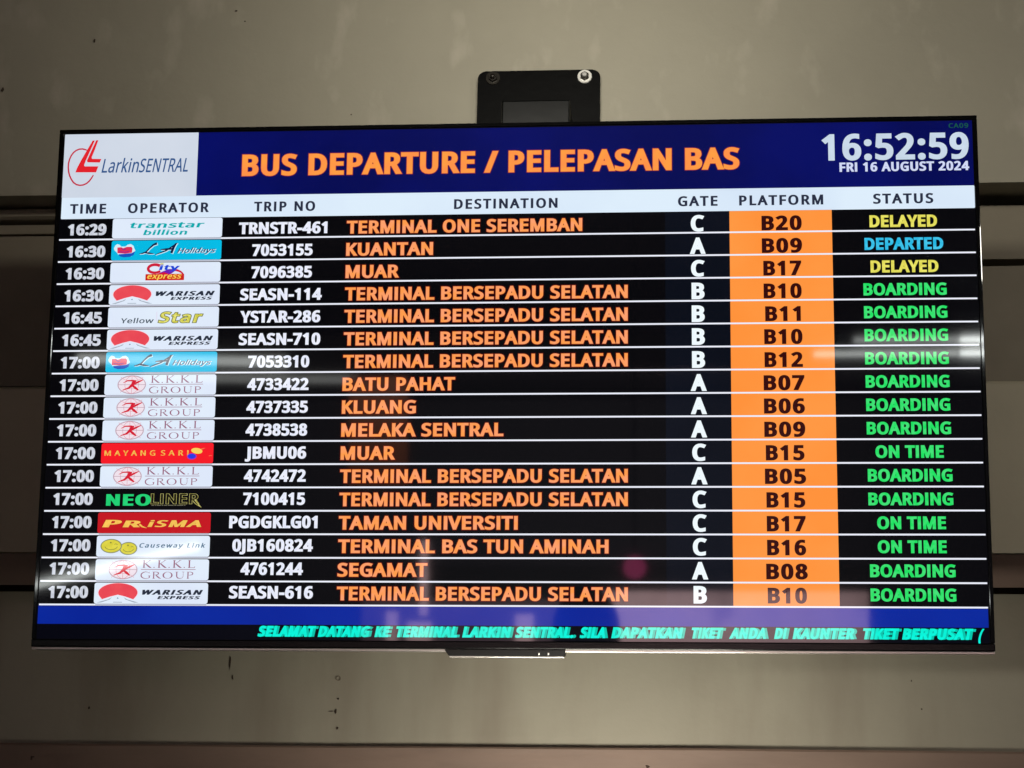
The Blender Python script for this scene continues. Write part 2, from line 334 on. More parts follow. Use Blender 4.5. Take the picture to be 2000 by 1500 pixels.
class Paint:
    """flat printing on the LCD, in millimetres from the display's top left corner, y down"""
    step = 0.02

    def __init__(self, z=0.3, origin=(0.0, 0.0)):
        self.v, self.f, self.mi, self.mats = [], [], [], []
        self.z = z
        self.o = origin

    def mat(self, m):
        if m not in self.mats:
            self.mats.append(m)
        return self.mats.index(m)

    def put(self, x, y, z=None):
        x += self.o[0]
        y += self.o[1]
        self.v.append(((x - 619.0) / 1000, (353.2 - y) / 1000, (self.z if z is None else z) / 1000))
        return len(self.v) - 1

    def poly(self, pts, m, holes=()):
        lists = [list(pts)] + [list(h) for h in holes]
        tris = tessellate_polygon([[Vector((p[0], -p[1], 0)) for p in l] for l in lists])
        ids = [self.put(*p) for l in lists for p in l]
        k = self.mat(m)
        for t in tris:
            self.tri([ids[i] for i in t], k)
        self.z += self.step

    def tri(self, t, k):
        a, b, c = (self.v[i] for i in t)
        if (b[0] - a[0]) * (c[1] - a[1]) - (c[0] - a[0]) * (b[1] - a[1]) < 0:
            t = [t[0], t[2], t[1]]
        self.f.append(tuple(t))
        self.mi.append(k)

    def rect(self, x0, y0, x1, y1, m, r=0.0):
        if r:
            pts = []
            for cx, cy, a0 in ((x1 - r, y0 + r, -90), (x1 - r, y1 - r, 0), (x0 + r, y1 - r, 90), (x0 + r, y0 + r, 180)):
                for i in range(5):
                    a = R(a0 + 22.5 * i)
                    pts.append((cx + r * math.cos(a), cy + r * math.sin(a)))
        else:
            pts = [(x0, y0), (x1, y0), (x1, y1), (x0, y1)]
        self.poly(pts, m)

    def ell(self, cx, cy, rx, ry, m, n=36, hole=None, rot=0.0):
        ca, sa = math.cos(R(rot)), math.sin(R(rot))

        def ring(a, b):
            return [(cx + a * math.cos(2 * math.pi * i / n) * ca - b * math.sin(2 * math.pi * i / n) * sa,
                     cy + a * math.cos(2 * math.pi * i / n) * sa + b * math.sin(2 * math.pi * i / n) * ca) for i in range(n)]
        self.poly(ring(rx, ry), m, [ring(rx - hole, ry - hole)] if hole else ())

    def line(self, pts, w, m, closed=False):
        """ribbon; w is one width or a width per point"""
        n = len(pts)
        ws = w if isinstance(w, (list, tuple)) else [w] * n
        L, Q = [], []
        for i in range(n):
            if closed:
                a, b = pts[i - 1], pts[(i + 1) % n]
            else:
                a, b = pts[max(0, i - 1)], pts[min(n - 1, i + 1)]
            d = (b[0] - a[0], b[1] - a[1])
            l = math.hypot(*d) or 1
            nx, ny = -d[1] / l * ws[i] / 2, d[0] / l * ws[i] / 2
            L.append(self.put(pts[i][0] + nx, pts[i][1] + ny))
            Q.append(self.put(pts[i][0] - nx, pts[i][1] - ny))
        k = self.mat(m)
        for i in range(n if closed else n - 1):
            j = (i + 1) % n
            self.tri([L[i], Q[i], Q[j]], k)
            self.tri([L[i], Q[j], L[j]], k)
        self.z += self.step

    def arc(self, cx, cy, rx, ry, a0, a1, w, m, n=14, w1=None):
        pts = [(cx + rx * math.cos(R(a0 + (a1 - a0) * i / n)), cy + ry * math.sin(R(a0 + (a1 - a0) * i / n))) for i in range(n + 1)]
        ws = [w + ((w if w1 is None else w1) - w) * i / n for i in range(n + 1)]
        self.line(pts, ws, m)

    def text(self, s, x0, x1, top, base, m, w=(30, 18), shear=0.0, track=0.0, halo=None, align='fit', hm=None, big=None):
        """capital height runs from top to base; x0..x1 are the ends of the ink ('fit'), or x0 is the centre / left with the width in x1"""
        wx, wy = w
        run, x = [], 0.0
        for ch in s:
            adv, parts = glyph(ch, wx, wy)
            sc = big.get(ch, 1.0) if big else 1.0
            run.append((ch, x, sc))
            x += (adv + 2 * wx * 0.8 + track) * sc
        xs = [gx + p[0] * sc for ch, gx, sc in run for pts, _, _z in glyph(ch, wx, wy)[1] for p in pts]
        lo, hi = min(xs), max(xs)
        sy = (base - top) / (CAP + 2 * wy)
        if align == 'centre':
            x0, x1 = x0 - x1 / 2, x0 + x1 / 2
        sx = (x1 - x0 - abs(shear) * (base - top)) / (hi - lo)
        passes = []
        if halo:
            passes.append((wx + halo[0], wy + halo[1], hm, 0))
        passes.append((wx, wy, m, self.step * 1.5))
        for px, py, mm_, dz in passes:
            k = self.mat(mm_)
            for i, (ch, gx, sc) in enumerate(run):
                zz = self.z + dz + (i % 2) * 0.006
                for pts, tris, dq in glyph(ch, px, py)[1]:
                    ids = []
                    for p in pts:
                        yy = (p[1] * sc + wy) * sy
                        xx = x0 + (gx + p[0] * sc - lo) * sx + shear * yy
                        ids.append(self.put(xx, base - yy, zz + dq))
                    for t in tris:
                        self.tri([ids[q] for q in t], k)
        self.z += self.step * 3

    def build(self, name, parent, label=None):
        me = bpy.data.meshes.new(name)
        me.from_pydata(self.v, [], self.f)
        for m in self.mats:
            me.materials.append(m)
        me.polygons.foreach_set('material_index', self.mi)
        me.update()
        return obj(name, me, parent, label)


# ---------------------------------------------------------------- materials
M_up = surf('upper_paint', (163, 158, 140), 0.6, var=0.07, scale=3.2, bump=0.3, bscale=35, stain=((198, 190, 174), 9.0, 0.56, 0.72, 0.5, (1.8, 1, 0.9)))
M_dark = surf('recess_shade_paint', (138, 130, 112), 0.7, var=0.10, scale=5, bump=0.3, bscale=30, stain=((92, 78, 64), 2.6, 0.5, 0.75, 0.6, (1, 1, 1)))  # shade of the recess put into a darker colour
M_mid = surf('lit_band_paint', (184, 176, 152), 0.65, var=0.09, scale=4, bump=0.25, bscale=30)  # paler colour stands for the light falling below the recess
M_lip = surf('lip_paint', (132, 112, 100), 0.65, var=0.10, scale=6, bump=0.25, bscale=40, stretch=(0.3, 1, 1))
M_low = surf('lower_paint', (164, 158, 140), 0.6, var=0.06, scale=3.0, bump=0.25, bscale=35, stain=((112, 96, 80), 5.0, 0.5, 0.8, 0.55, (1.6, 1, 0.35)))
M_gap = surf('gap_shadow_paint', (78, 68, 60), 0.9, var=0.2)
M_pink = surf('board_paint', (134, 112, 98), 0.6, var=0.12, scale=9, bump=0.3, bscale=30, stretch=(0.4, 1, 1.5), stain=((86, 62, 54), 11, 0.6, 0.8, 0.5, (0.5, 1, 2)))
M_rust = surf('rust_spot', (66, 52, 42), 0.9, var=0.4, scale=300)
M_gloss = surf('gloss_black_plastic', (14, 14, 15), 0.035, var=0.1, scale=40, spec=0.6)
M_bot = surf('satin_black_plastic', (10, 10, 11), 0.22, var=0.3, scale=50, spec=0.22, bump=0.1, bscale=12, stretch=(1, 6, 6))
M_hous = surf('matt_black_plastic', (16, 15, 15), 0.45, var=0.15, scale=60)
M_strip = surf('brushed_silver_strip', (215, 212, 205), 0.32, metal=0.75, var=0.1, scale=30, stretch=(0.4, 8, 8))
M_plate = surf('black_coated_steel', (2, 2, 2), 0.45, spec=0.06, var=0.4, scale=25, bump=0.08, bscale=90)
M_armm = surf('black_gloss_steel', (7, 8, 8), 0.3, spec=0.07, var=0.6, scale=30, bump=0.04, bscale=50)
M_zinc = surf('zinc_plated_steel', (225, 224, 218), 0.3, metal=0.35, var=0.08, scale=80)
M_blackscrew = surf('dark_screw', (60, 57, 52), 0.22, metal=0.6, var=0.3, scale=120)

# ---------------------------------------------------------------- the wall behind: boards with shadow gaps
wall = thing('panelled_wall', 'beige painted wall of wide horizontal boards behind the departure display', 'wall')
XL, XR = -2.6, 2.6
extrude_profile('upper_board', [(0, 2.732), (0, 4.59), (0.12, 4.59), (0.12, 2.738), (0.053, 2.733)], XL, XR, M_up, wall, wob=0.0006, label='light beige upper board holding the bracket')
# left of the display
extrude_profile('moulding', [(0.045, 2.7115), (0.041, 2.716), (0.041, 2.724), (0.046, 2.7285), (0.08, 2.7285), (0.08, 2.7115)], XL, -0.01, M_dark, wall, wob=0.0008)
extrude_profile('batten', [(0.055, 2.6935), (0.055, 2.7068), (0.09, 2.7068), (0.09, 2.6935)], XL, -0.01, M_dark, wall, wob=0.0004)
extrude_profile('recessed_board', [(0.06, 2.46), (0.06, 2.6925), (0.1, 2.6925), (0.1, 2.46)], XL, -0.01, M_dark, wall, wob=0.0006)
# right of the display
extrude_profile('narrow_board', [(0.05, 2.6355), (0.05, 2.7175), (0.1, 2.7175), (0.1, 2.6355)], -0.005, XR, M_dark, wall, wob=0.0006)
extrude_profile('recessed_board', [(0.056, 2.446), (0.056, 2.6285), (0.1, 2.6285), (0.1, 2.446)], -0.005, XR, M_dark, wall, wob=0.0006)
extrude_profile('middle_board', [(0.03, 2.2085), (0.03, 2.447), (0.034, 2.4515), (0.1, 2.4515), (0.1, 2.2085)], XL, XR, M_mid, wall, wob=0.0005)
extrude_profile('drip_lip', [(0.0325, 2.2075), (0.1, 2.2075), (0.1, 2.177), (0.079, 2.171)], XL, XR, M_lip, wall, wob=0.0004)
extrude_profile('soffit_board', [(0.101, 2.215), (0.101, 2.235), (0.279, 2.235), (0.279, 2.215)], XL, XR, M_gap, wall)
extrude_profile('lower_board', [(0.25, 1.90), (0.25, 2.1925), (0.275, 2.1925), (0.275, 1.90)], XL, XR, M_low, wall, wob=0.0005, label='lower board lit from below')
extrude_profile('bottom_ledge', [(0.2, 1.70), (0.2, 1.959), (0.203, 1.962), (0.249, 1.9625), (0.249, 1.70)], XL, XR, M_pink, wall, wob=0.0006, label='pinkish brown ledge along the bottom')
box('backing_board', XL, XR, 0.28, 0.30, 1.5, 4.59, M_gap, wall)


def spot(x, y, z, rx, rz, name='rust_spot', n=11):
    bm = bmesh.new()
    vs = []
    for i in range(n):
        a = 2 * math.pi * i / n
        k = random.uniform(0.6, 1.3)
        vs.append(bm.verts.new((rx * k * math.cos(a), 0, rz * k * math.sin(a))))
    c = bm.verts.new((0, -0.0012, 0))
    for i in range(n):
        bm.faces.new((vs[i], vs[(i + 1) % n], c))
    o = obj(name, mesh_of(bm, name, M_rust), wall)
    o.location = (x, y - 0.0014, z)
    return o


for x, y, z, a, b in ((-0.6412, 0, 2.9781, .0014, .0032), (-0.429, 0, 3.022, .002, .0012), (-0.775, 0, 2.900, .0025, .004),
                      (-0.2497, 0, 2.8521, .001, .001), (0.12, 0, 3.036, .001, .0008), (-0.415, 0, 3.005, .0008, .0012),
                      (-0.439, .25, 2.085, .0013, .010), (-0.434, .25, 2.066, .0012, .005), (-0.2752, .25, 2.035, .0016, .0018),
                      (-0.2782, .25, 2.0163, .0016, .0042), (-0.2855, .25, 2.0168, .0038, .0008), (-0.2749, .25, 1.9918, .0014, .0022),
                      (-0.6463, .25, 2.0188, .0016, .002), (-0.7115, .2, 1.9396, .0012, .003), (-0.7095, .2, 1.9416, .002, .0008), (0.1779, .2, 1.9366, .003, .002),
                      (0.5683, .25, 2.0264, .0012, .001), (0.5552, .25, 2.0666, .001, .0012)):
    spot(x, y, z, a, b)
bm = bmesh.new()   # ring left by an old fixing
for i in range(16):
    a0, a1 = 2 * math.pi * i / 16, 2 * math.pi * (i + 1) / 16
    r0, r1 = .0026, .0038
    bm.faces.new([bm.verts.new((r * math.cos(a), 0, r * math.sin(a))) for r, a in ((r0, a0), (r1, a0), (r1, a1), (r0, a1))])
o = obj('screw_hole_ring', mesh_of(bm, 'screw_hole_ring', surf('filler', (120, 108, 92))), wall)
o.location = (-0.2765, .2485, 2.065)

# ---------------------------------------------------------------- the bracket on the wall
br = thing('wall_bracket', 'black steel wall bracket with rounded plate above the display', 'bracket', (0.025, 0, 2.86))


def loc_box(*a, **k):
    return box(*a, **k)


bm = bmesh.new()
x0, x1, z0, z1, r = -0.0895, 0.0885, -0.42, 0.0535, 0.011
pts = []
for cx, cz, a0 in ((x1 - r, z1 - r, 0), (x0 + r, z1 - r, 90), (x0 + r, z0 + r, 180), (x1 - r, z0 + r, 270)):
    for i in range(7):
        a = R(a0 + 15 * i)
        pts.append((cx + r * math.cos(a), cz + r * math.sin(a)))
f = [bm.verts.new((x, -0.008, z)) for x, z in pts]
b = [bm.verts.new((x, -0.0008, z)) for x, z in pts]
bm.faces.new(f)
bm.faces.new(list(reversed(b)))
for i in range(len(pts)):
    j = (i + 1) % len(pts)
    bm.faces.new((f[i], b[i], b[j], f[j]))
bmesh.ops.bevel(bm, geom=[e for e in bm.edges if abs(e.verts[0].co.y + .008) < 1e-6 and abs(e.verts[1].co.y + .008) < 1e-6], offset=0.0012, segments=2, affect='EDGES')
obj('wall_plate', mesh_of(bm, 'wall_plate', M_plate), br)
box('arm', -0.0435, 0.0515, -0.118, -0.0085, -0.36, -0.0425, M_armm, br, bev=0.0022)
box('arm_tongue', -0.085, 0.085, -0.105, -0.0085, -0.38, -0.075, M_plate, br, bev=0.002)
for sx, dark in ((-0.0672, True), (0.0661, False)):
    ms = M_blackscrew if dark else M_zinc
    bm = bmesh.new()
    cyl_bm(bm, (sx, -0.008, 0.0422), (0, -1, 0), 0.0108, 0.0102, 0.0016)
    wsh = obj('washer', mesh_of(bm, 'washer', ms), br, None if dark else 'bright zinc washer on the right')
    bm = bmesh.new()
    cyl_bm(bm, (sx, -0.0097, 0.0422), (0, -1, 0), 0.0070, 0.0062, 0.004, seg=6)
    obj('nut', mesh_of(bm, 'nut', M_blackscrew), wsh)
    bm = bmesh.new()
    cyl_bm(bm, (sx, -0.0138, 0.0422), (0, -1, 0), 0.0042, 0.0030, 0.0045)
    obj('bolt_end', mesh_of(bm, 'bolt_end', ms, True), wsh)

# ---------------------------------------------------------------- the display
tv = thing('departure_display', 'large flat screen listing bus departures with black frame on the wall bracket', 'display screen', (0, -0.16, 2.40), (R(95), 0, 0))
# local frame of the display: x right, y up its face, z out of its face


def X(x):
    return (x - 619.0) / 1000


def Y(y):
    return (353.2 - y) / 1000


bm = bmesh.new()
secs = [(-0.0022, 0.0010), (-0.011, 0.0), (-0.026, 0.012), (-0.034, 0.05), (-0.042, 0.16)]
prev = None
for z, ins in secs:
    c = [bm.verts.new((sx * (0.6185 - ins), sy * (0.3527 - ins), z)) for sx, sy in ((-1, -1), (1, -1), (1, 1), (-1, 1))]
    if prev:
        for i in range(4):
            bm.faces.new((prev[i], prev[(i + 1) % 4], c[(i + 1) % 4], c[i]))
    else:
        bm.faces.new(c)
    prev = c
bm.faces.new(prev)
obj('housing', mesh_of(bm, 'housing', M_hous), tv)


def frame_bar(name, x0, y0, x1, y1, mat, zf, bev):
    return box(name, X(x0), X(x1), Y(y1), Y(y0), -0.010, zf, mat, tv, bev=bev)


frame_bar('top_frame', 0, -0.2, 1238, 5.0, M_gloss, 0.0016, 0.0012)
frame_bar('left_frame', 0, 5.05, 6.0, 694.0, M_gloss, 0.0016, 0.0012)
frame_bar('right_frame', 1232.4, 5.05, 1238, 694.0, M_gloss, 0.0016, 0.0012)
frame_bar('bottom_frame', 0, 694.05, 1238, 704.2, M_bot, 0.0022, 0.0016)
box('silver_strip', X(0.5), X(1237.5), Y(707.6), Y(704.3), -0.016, -0.0006, M_strip, tv, bev=0.0006, label='thin silver strip under the bottom frame')

# sensor housing under the bottom frame
bm = bmesh.new()
box_bm(bm, X(542), X(698), Y(713.0), Y(704.6), -0.022, 0.0012)
for v in bm.verts:
    if v.co.y < Y(710):
        v.co.x += 0.006 if v.co.x < 0 else -0.0015
bmesh.ops.bevel(bm, geom=list(bm.edges), offset=0.0008, segments=2, affect='EDGES')
sb = obj('sensor_bar', mesh_of(bm, 'sensor_bar', M_hous), tv, 'black sensor bar below the frame')
box('silver_edge', X(549), X(696), Y(714.8), Y(713.05), -0.018, 0.0008, M_strip, sb, bev=0.0004)
for x in (663, 675):
    box('indicator_window', X(x), X(x + 2.2), Y(711.4), Y(708.6), -0.003, 0.0016, M_zinc, sb, bev=0.0003)

C_black = em((3, 3, 6))
C_navy = em((2, 8, 82), (4, 12, 98), 5.0)
C_foot = em((4, 34, 148), (6, 40, 156), 6.0)
C_head = em((222, 238, 252), (214, 230, 248), 6.0)
C_logo = em((205, 214, 228), (211, 219, 232), 9.0)  # dimmer than the headings: viewing-angle falloff put into the colour
C_line = em((236, 238, 250))
C_lined = em((176, 180, 198))
C_orange = em((255, 146, 58), (255, 152, 66), 8.0)
C_gate = em((5, 10, 21), (8, 13, 25), 7.0)
C_tick = em((1, 2, 12))

# LCD panel with its page, one flat sheet plus bands laid on it
p = Paint(z=0.0)
p.rect(5.6, 4.6, 1232.8, 694.4, C_black)
scr = p.build('screen', tv, 'lit screen with the departure table')
scr.location = (0, 0, 0)


def band(name, x0, y0, x1, y1, mat, z, r=0.0, label=None):
    q = Paint(z=z)
    q.rect(x0, y0, x1, y1, mat, r)
    return q.build(name, scr, label)


band('title_band', 193.5, 6.6, 1231.4, 96.2, C_navy, 0.05, label='dark blue title band')
band('heading_band', 8.0, 95.8, 1231.8, 126.6, C_head, 0.10, 1.4, label='pale band of column headings')
band('gate_column', 826.8, 127.0, 911.6, 650, C_gate, 0.05, label='very dark blue gate column')
band('platform_column', 911.6, 126.7, 1045.6, 650, C_orange, 0.06, label='orange platform column')
band('footer_band', 6.6, 650.4, 1230.6, 674.2, C_foot, 0.05, label='blue footer band')
band('ticker_band', 6.6, 674.3, 1230.6, 693.6, C_tick, 0.05, label='black band of scrolling green text')


def ly(k):
    """height of the white line under row k (0 = under the headings)"""
    return 155.8 + 30.83 * (k - 1)


for k in range(1, 18):
    band('row_line', 7.3, ly(k) - 1.15, 1230.8, ly(k) + 1.05, C_line, 0.16, 0.6)

# header
H_or = em((255, 158, 66), (255, 146, 72), 60.0)
H_red = em((150, 44, 52))
q = Paint(0.3)
q.text('BUS DEPARTURE / PELEPASAN BAS', 255.3, 925.5, 39.0, 69.2, H_or, w=(34, 20), track=-10, halo=(12, 11), hm=H_red)
q.build('title_text', scr, 'orange title BUS DEPARTURE / PELEPASAN BAS')
q = Paint(0.3)
q.text('16:52:59', 1034.0, 1226.2, 22.8, 59.2, em((196, 212, 228), (204, 220, 236), 40.0), w=(30, 19), track=-6)
q.build('clock_text', scr, 'large pale clock 16:52:59')
q = Paint(0.3)
q.text('FRI 16 AUGUST 2024', 1057.0, 1226.0, 62.2, 74.9, em((208, 216, 246)), w=(34, 20), track=-4)
q.build('date_text', scr, 'pale date FRI 16 AUGUST 2024')
q = Paint(0.3)
q.text('CA09', 1201.0, 1226.4, 10.2, 16.6, em((22, 84, 62)), w=(16, 10), track=30)
q.build('screen_number', scr, 'small dark green CA09 in the corner')
H_ink = em((40, 46, 66))
for s, a, b in (('TIME', 20.1, 70.2), ('OPERATOR', 100.4, 212.1), ('TRIP NO', 273.8, 357.2), ('DESTINATION', 545.2, 684.0),
                ('GATE', 843.9, 896.2), ('PLATFORM', 924.6, 1034.9), ('STATUS', 1100.0, 1178.1)):
    q = Paint(0.3)
    q.text(s, a, b, 105.6, 119.3, H_ink, w=(29, 16), track=42)
    q.build('column_heading', scr, 'dark column heading ' + s)

# emblem panel at the top left
q = Paint(0.12)
q.rect(7.6, 6.4, 193.5, 96.5, C_logo, 0.8)
RED = em((226, 34, 44))
RED2 = em((196, 40, 66))
ring = [(40.0, 29.6), (36.4, 28.2), (32.9, 27.4), (28.5, 27.6), (24.2, 29.4), (20.6, 32.4), (17.6, 36.8), (15.6, 42.0), (14.5, 47.6), (14.4, 53.0), (15.2, 59.4), (16.9, 65.0), (19.4, 70.2), (22.8, 74.9), (27.2, 78.0), (32.0, 79.1), (36.6, 78.6), (41.0, 76.6), (44.8, 73.2), (47.8, 68.8), (50.1, 64.6)]
q.line(ring, [1.2] + [2.1] * 19 + [1.4], RED2)
q.poly([(46.5, 15.6), (49.5, 15.7), (38.4, 44.0), (36.3, 50.6), (37.2, 52.2), (56.3, 52.5), (53.5, 61.0), (24.8, 60.6), (26.6, 54.7), (31.6, 44.0), (38.4, 31.0), (43.0, 22.4)], RED)
q.poly([(51.4, 15.3), (54.4, 15.3), (49.8, 30.0), (46.4, 39.3), (46.9, 41.7), (60.0, 42.1), (57.9, 47.1), (41.2, 46.6), (39.8, 44.6), (44.6, 32.4), (48.8, 22.0)], RED)
BLU = em((52, 88, 140))
q.text('Larkin', 61.0, 114.4, 42.2, 61.7, BLU, w=(8, 5), shear=0.17)
q.text('SENTRAL', 112.6, 183.6, 42.6, 61.9, BLU, w=(8, 5), shear=0.17)
q.build('terminal_emblem', scr, 'pale panel with red emblem and blue lettering')

# ---------------------------------------------------------------- operator tiles
T_w = em((226, 238, 252), (222, 232, 250), 12.0)
INK = em((38, 46, 62))
BW, BH = 150.9, 27.4


def tile(k, bg=T_w):
    q = Paint(0.22, (80.4, ly(k - 1) + 2.1))
    if bg is not None:
        q.rect(0, 0, BW, BH, bg, 3.0)
        q.rect(2.0, BH + 0.35, BW - 1.5, BH + 1.9, C_lined)
    return q


def logo_teal(q):
    c = em((0, 166, 172), (16, 178, 184), 200.0)
    q.text('transtar', 22.5, 127.5, 5.2, 13.4, c, w=(24, 14), shear=0.35)
    q.text('billion', 42.5, 104.5, 16.2, 23.3, c, w=(24, 12), shear=0.35)


def logo_sky(q):
    wv = em((214, 240, 250))
    q.poly([(5, 6.5), (7.5, 4.6), (11, 5.4), (13, 8.0), (19, 8.2), (22, 5.6), (26.5, 4.8), (30, 7.2), (31.5, 11), (33, 13.6), (31, 17), (29, 19.6), (27.6, 22), (23.5, 21.6), (20, 20.0), (12, 20.2), (9.5, 19.0), (7, 15.6), (4, 13), (3.2, 10.4)], wv)
    q.poly([(10, 18.8), (28, 17.4), (32.5, 14.8), (31, 20.0), (26, 22.6), (17, 23.2), (11.5, 21.6)], em((22, 84, 190)))
    q.poly([(8, 9.4), (13.5, 9.0), (16, 10.4), (21, 8.6), (27.5, 8.6), (29, 11), (28.4, 16.8), (19, 18.0), (8.4, 17.4)], em((222, 48, 84)))
    q.line([(13.5, 10.6), (16.5, 12.6), (20.0, 11.6)], 0.9, em((60, 50, 150)))
    q.line([(10.8, 15.4), (18.0, 16.0), (24.5, 15.2)], 0.9, em((110, 40, 150)))
    for dx, dy, m in ((0.9, 0.7, wv), (0, 0, em((16, 24, 66)))):
        P = lambda pts: [(a + dx, b + dy) for a, b in pts]
        q.line(P([(62.4, 4.2), (57.5, 6.2), (52.5, 10.8), (48.0, 16.0), (43.0, 17.9), (38.6, 18.6)]), [3.4, 2.6, 2.0, 2.0, 1.8, .6], m)
        q.line(P([(45.5, 16.9), (51.5, 17.8), (58.6, 18.7)]), [1.0, 2.4, .7], m)
        q.line(P([(90.4, 4.0), (83.0, 9.2), (75.0, 14.6), (65.4, 18.2), (60.5, 20.2)]), [1.2, 1.9, 2.0, 1.4, .5], m)
        q.line(P([(88.6, 4.6), (85.4, 10.0), (82.6, 18.0)]), [2.4, 3.4, 3.4], m)
        q.line(P([(67.6, 13.0), (76.0, 12.4), (86.5, 12.0)]), [1.2, 2.6, 2.2], m)
    q.text('Holidays', 91.2, 145.4, 11.6, 18.4, wv, w=(24, 14), shear=0.5, track=-26)
    q.text('Holidays', 90.4, 144.4, 11.0, 17.8, em((30, 56, 104)), w=(10, 7), shear=0.5, track=-10)


def logo_city(q):
    r = em((206, 30, 60))
    b = em((30, 70, 214))
    q.rect(48.5, 16.0, 101.5, 24.8, em((204, 34, 22)), 0.8)
    q.arc(83.0, 19.0, 17.5, 9.0, 275, 368, 3.6, r, w1=1.4)
    q.poly([(66, 15.4), (72, 12.4), (80, 9.2), (92, 9.6), (84, 15.6), (78, 17.2)], em((112, 30, 176)))
    q.poly([(62, 16.4), (74, 13.4), (82, 16.6), (78, 19.4)], em((210, 20, 60)))
    q.arc(61.0, 8.6, 9.2, 5.6, 318, 36, 4.2, r, n=26, w1=3.4)
    q.text('ity', 66.5, 96.0, 3.2, 10.6, b, w=(30, 12), shear=0.3)
    q.ell(70.5, 2.0, 2.6, 1.0, em((214, 208, 110)))
    q.text('express', 50.2, 99.2, 15.2, 22.6, em((250, 206, 84)), w=(22, 10), shear=0.35)


def logo_sunroad(q):
    r = em((236, 78, 88), (232, 70, 84), 60.0)
    cx, cy, rx, ry = 31.6, 13.0, 26.0, 12.4
    for grow, m in ((0.9, em((250, 214, 226))), (0.0, r)):
        pts = []
        for i in range(33):
            a = R(158 + (382 - 158) * i / 32)
            pts.append((cx + (rx + grow) * math.cos(a), cy + (ry + grow * .6) * math.sin(a)))
        pts += [(cx + 20.6 + grow, 21.6 + grow * .6), (cx + 10, 18.0 + grow * .6), (cx, 15.6 + grow * .5), (cx - 10, 18.0 + grow * .6), (cx - 20.8 - grow, 21.6 + grow * .6)]
        q.poly(pts, m)
    g = em((160, 172, 186))
    q.poly([(cx - 8, 19.2), (cx - 13, 21.8), (cx - 28, 26.0), (cx - 22, 25.9), (cx - 10.5, 22.0)], g)
    q.poly([(cx + 8, 19.2), (cx + 13, 21.8), (cx + 28, 26.0), (cx + 22, 25.9), (cx + 10.5, 22.0)], g)
    q.poly([(cx - 1.3, 20.8), (cx, 18.9), (cx + 1.3, 20.8)], em((90, 120, 160)))
    q.rect(cx - 6, 25.0, cx + 6, 25.9, g)
    q.text('WARISAN', 60.6, 144.5, 9.2, 15.6, INK, w=(46, 17), shear=0.55, track=40)
    q.text('EXPRESS', 84.0, 141.6, 17.2, 21.3, INK, w=(46, 16), shear=0.55, track=30)


def logo_yellow(q):
    q.text('Yellow', 16.8, 63.2, 15.2, 22.0, em((66, 80, 92)), w=(10, 7), shear=0.2)
    q.rect(65.4, 6.6, 67.2, 19.6, em((226, 226, 244)))
    d = em((112, 116, 66))
    q.text('Star', 69.0, 130.0, 7.0, 21.6, em((234, 232, 130), (206, 200, 70), 260.0), w=(18, 12), shear=0.28, halo=(26, 25), hm=d, track=34)


SERIF = {
    'K': (330, [([(60, 0), (60, 387)], 44), ([(15, 5), (110, 5)], 12), ([(15, 382), (110, 382)], 12), ([(62, 170), (270, 382)], 15), ([(225, 382), (305, 382)], 12), ([(110, 215), (200, 100), (260, 30), (320, 2)], [34, 44, 44, 16])]),
    'L': (290, [([(60, 0), (60, 387)], 44), ([(15, 382), (110, 382)], 12), ([(15, 6), (240, 6)], 15), ([(236, 4), (262, 78)], [26, 8])]),
    'P': (300, [([(60, 0), (60, 387)], 44), ([(15, 5), (110, 5)], 12), ([(15, 380), (130, 380), (200, 362), (238, 318), (240, 270), (205, 222), (140, 198), (80, 198)], [12, 16, 26, 42, 42, 26, 16, 10])]),
    'R': (340, [([(60, 0), (60, 387)], 44), ([(15, 5), (110, 5)], 12), ([(15, 380), (130, 380), (200, 364), (236, 322), (238, 278), (205, 232), (140, 208), (80, 208)], [12, 16, 26, 42, 42, 26, 16, 10]), ([(140, 208), (210, 110), (270, 35), (335, 2)], [34, 44, 44, 14])]),
    'U': (400, [([(70, 382), (70, 130), (100, 45), (190, 4), (280, 40), (312, 130), (312, 382)], [44, 44, 40, 18, 16, 16, 14]), ([(20, 382), (125, 382)], 12), ([(262, 382), (360, 382)], 12)]),
    'O': (450, [('ell', 210, 193, 190, 193)]),
    'G': (420, [([(345, 320), (280, 370), (200, 388), (110, 350), (48, 270), (35, 190), (55, 100), (115, 30), (200, 0), (290, 12), (350, 45)], [10, 14, 20, 34, 44, 48, 44, 32, 18, 16, 16]), ([(345, 392), (345, 300)], [8, 14]), ([(350, 45), (350, 160)], 40), ([(300, 162), (395, 162)], 12)]),
    '.': (110, [('dot', 40, 20, 24, 24)]),
}


def serif(q, s, x0, x1, top, base, m, track=30.0, kw=1.0):
    x, items = 0.0, []
    for ch in s:
        adv, st = SERIF[ch]
        items.append((x, st))
        x += adv + track
    total = x - track - 20
    sx, sy = (x1 - x0) / total, (base - top) / 387.0
    for gx, st in items:
        for t in st:
            if t[0] == 'ell':
                cx, cy = x0 + (gx + t[1]) * sx, base - t[2] * sy
                n = 30
                out = [(cx + t[3] * sx * math.cos(2 * math.pi * i / n), cy + t[4] * sy * math.sin(2 * math.pi * i / n)) for i in range(n)]
                inn = [(cx + (t[3] - 46 * kw) * sx * math.cos(2 * math.pi * i / n), cy + (t[4] - 16) * sy * math.sin(2 * math.pi * i / n)) for i in range(n)]
                q.poly(out, m, [inn])
            elif t[0] == 'dot':
                q.ell(x0 + (gx + t[1]) * sx, base - t[2] * sy, t[3] * sx, t[4] * sy, m, 10)
            else:
                pts, w = t
                sc = (sx + sy) / 2 * kw
                ws = [k * sc for k in w] if isinstance(w, list) else w * sc
                q.line([(x0 + (gx + a) * sx, base - b * sy) for a, b in pts], ws, m)


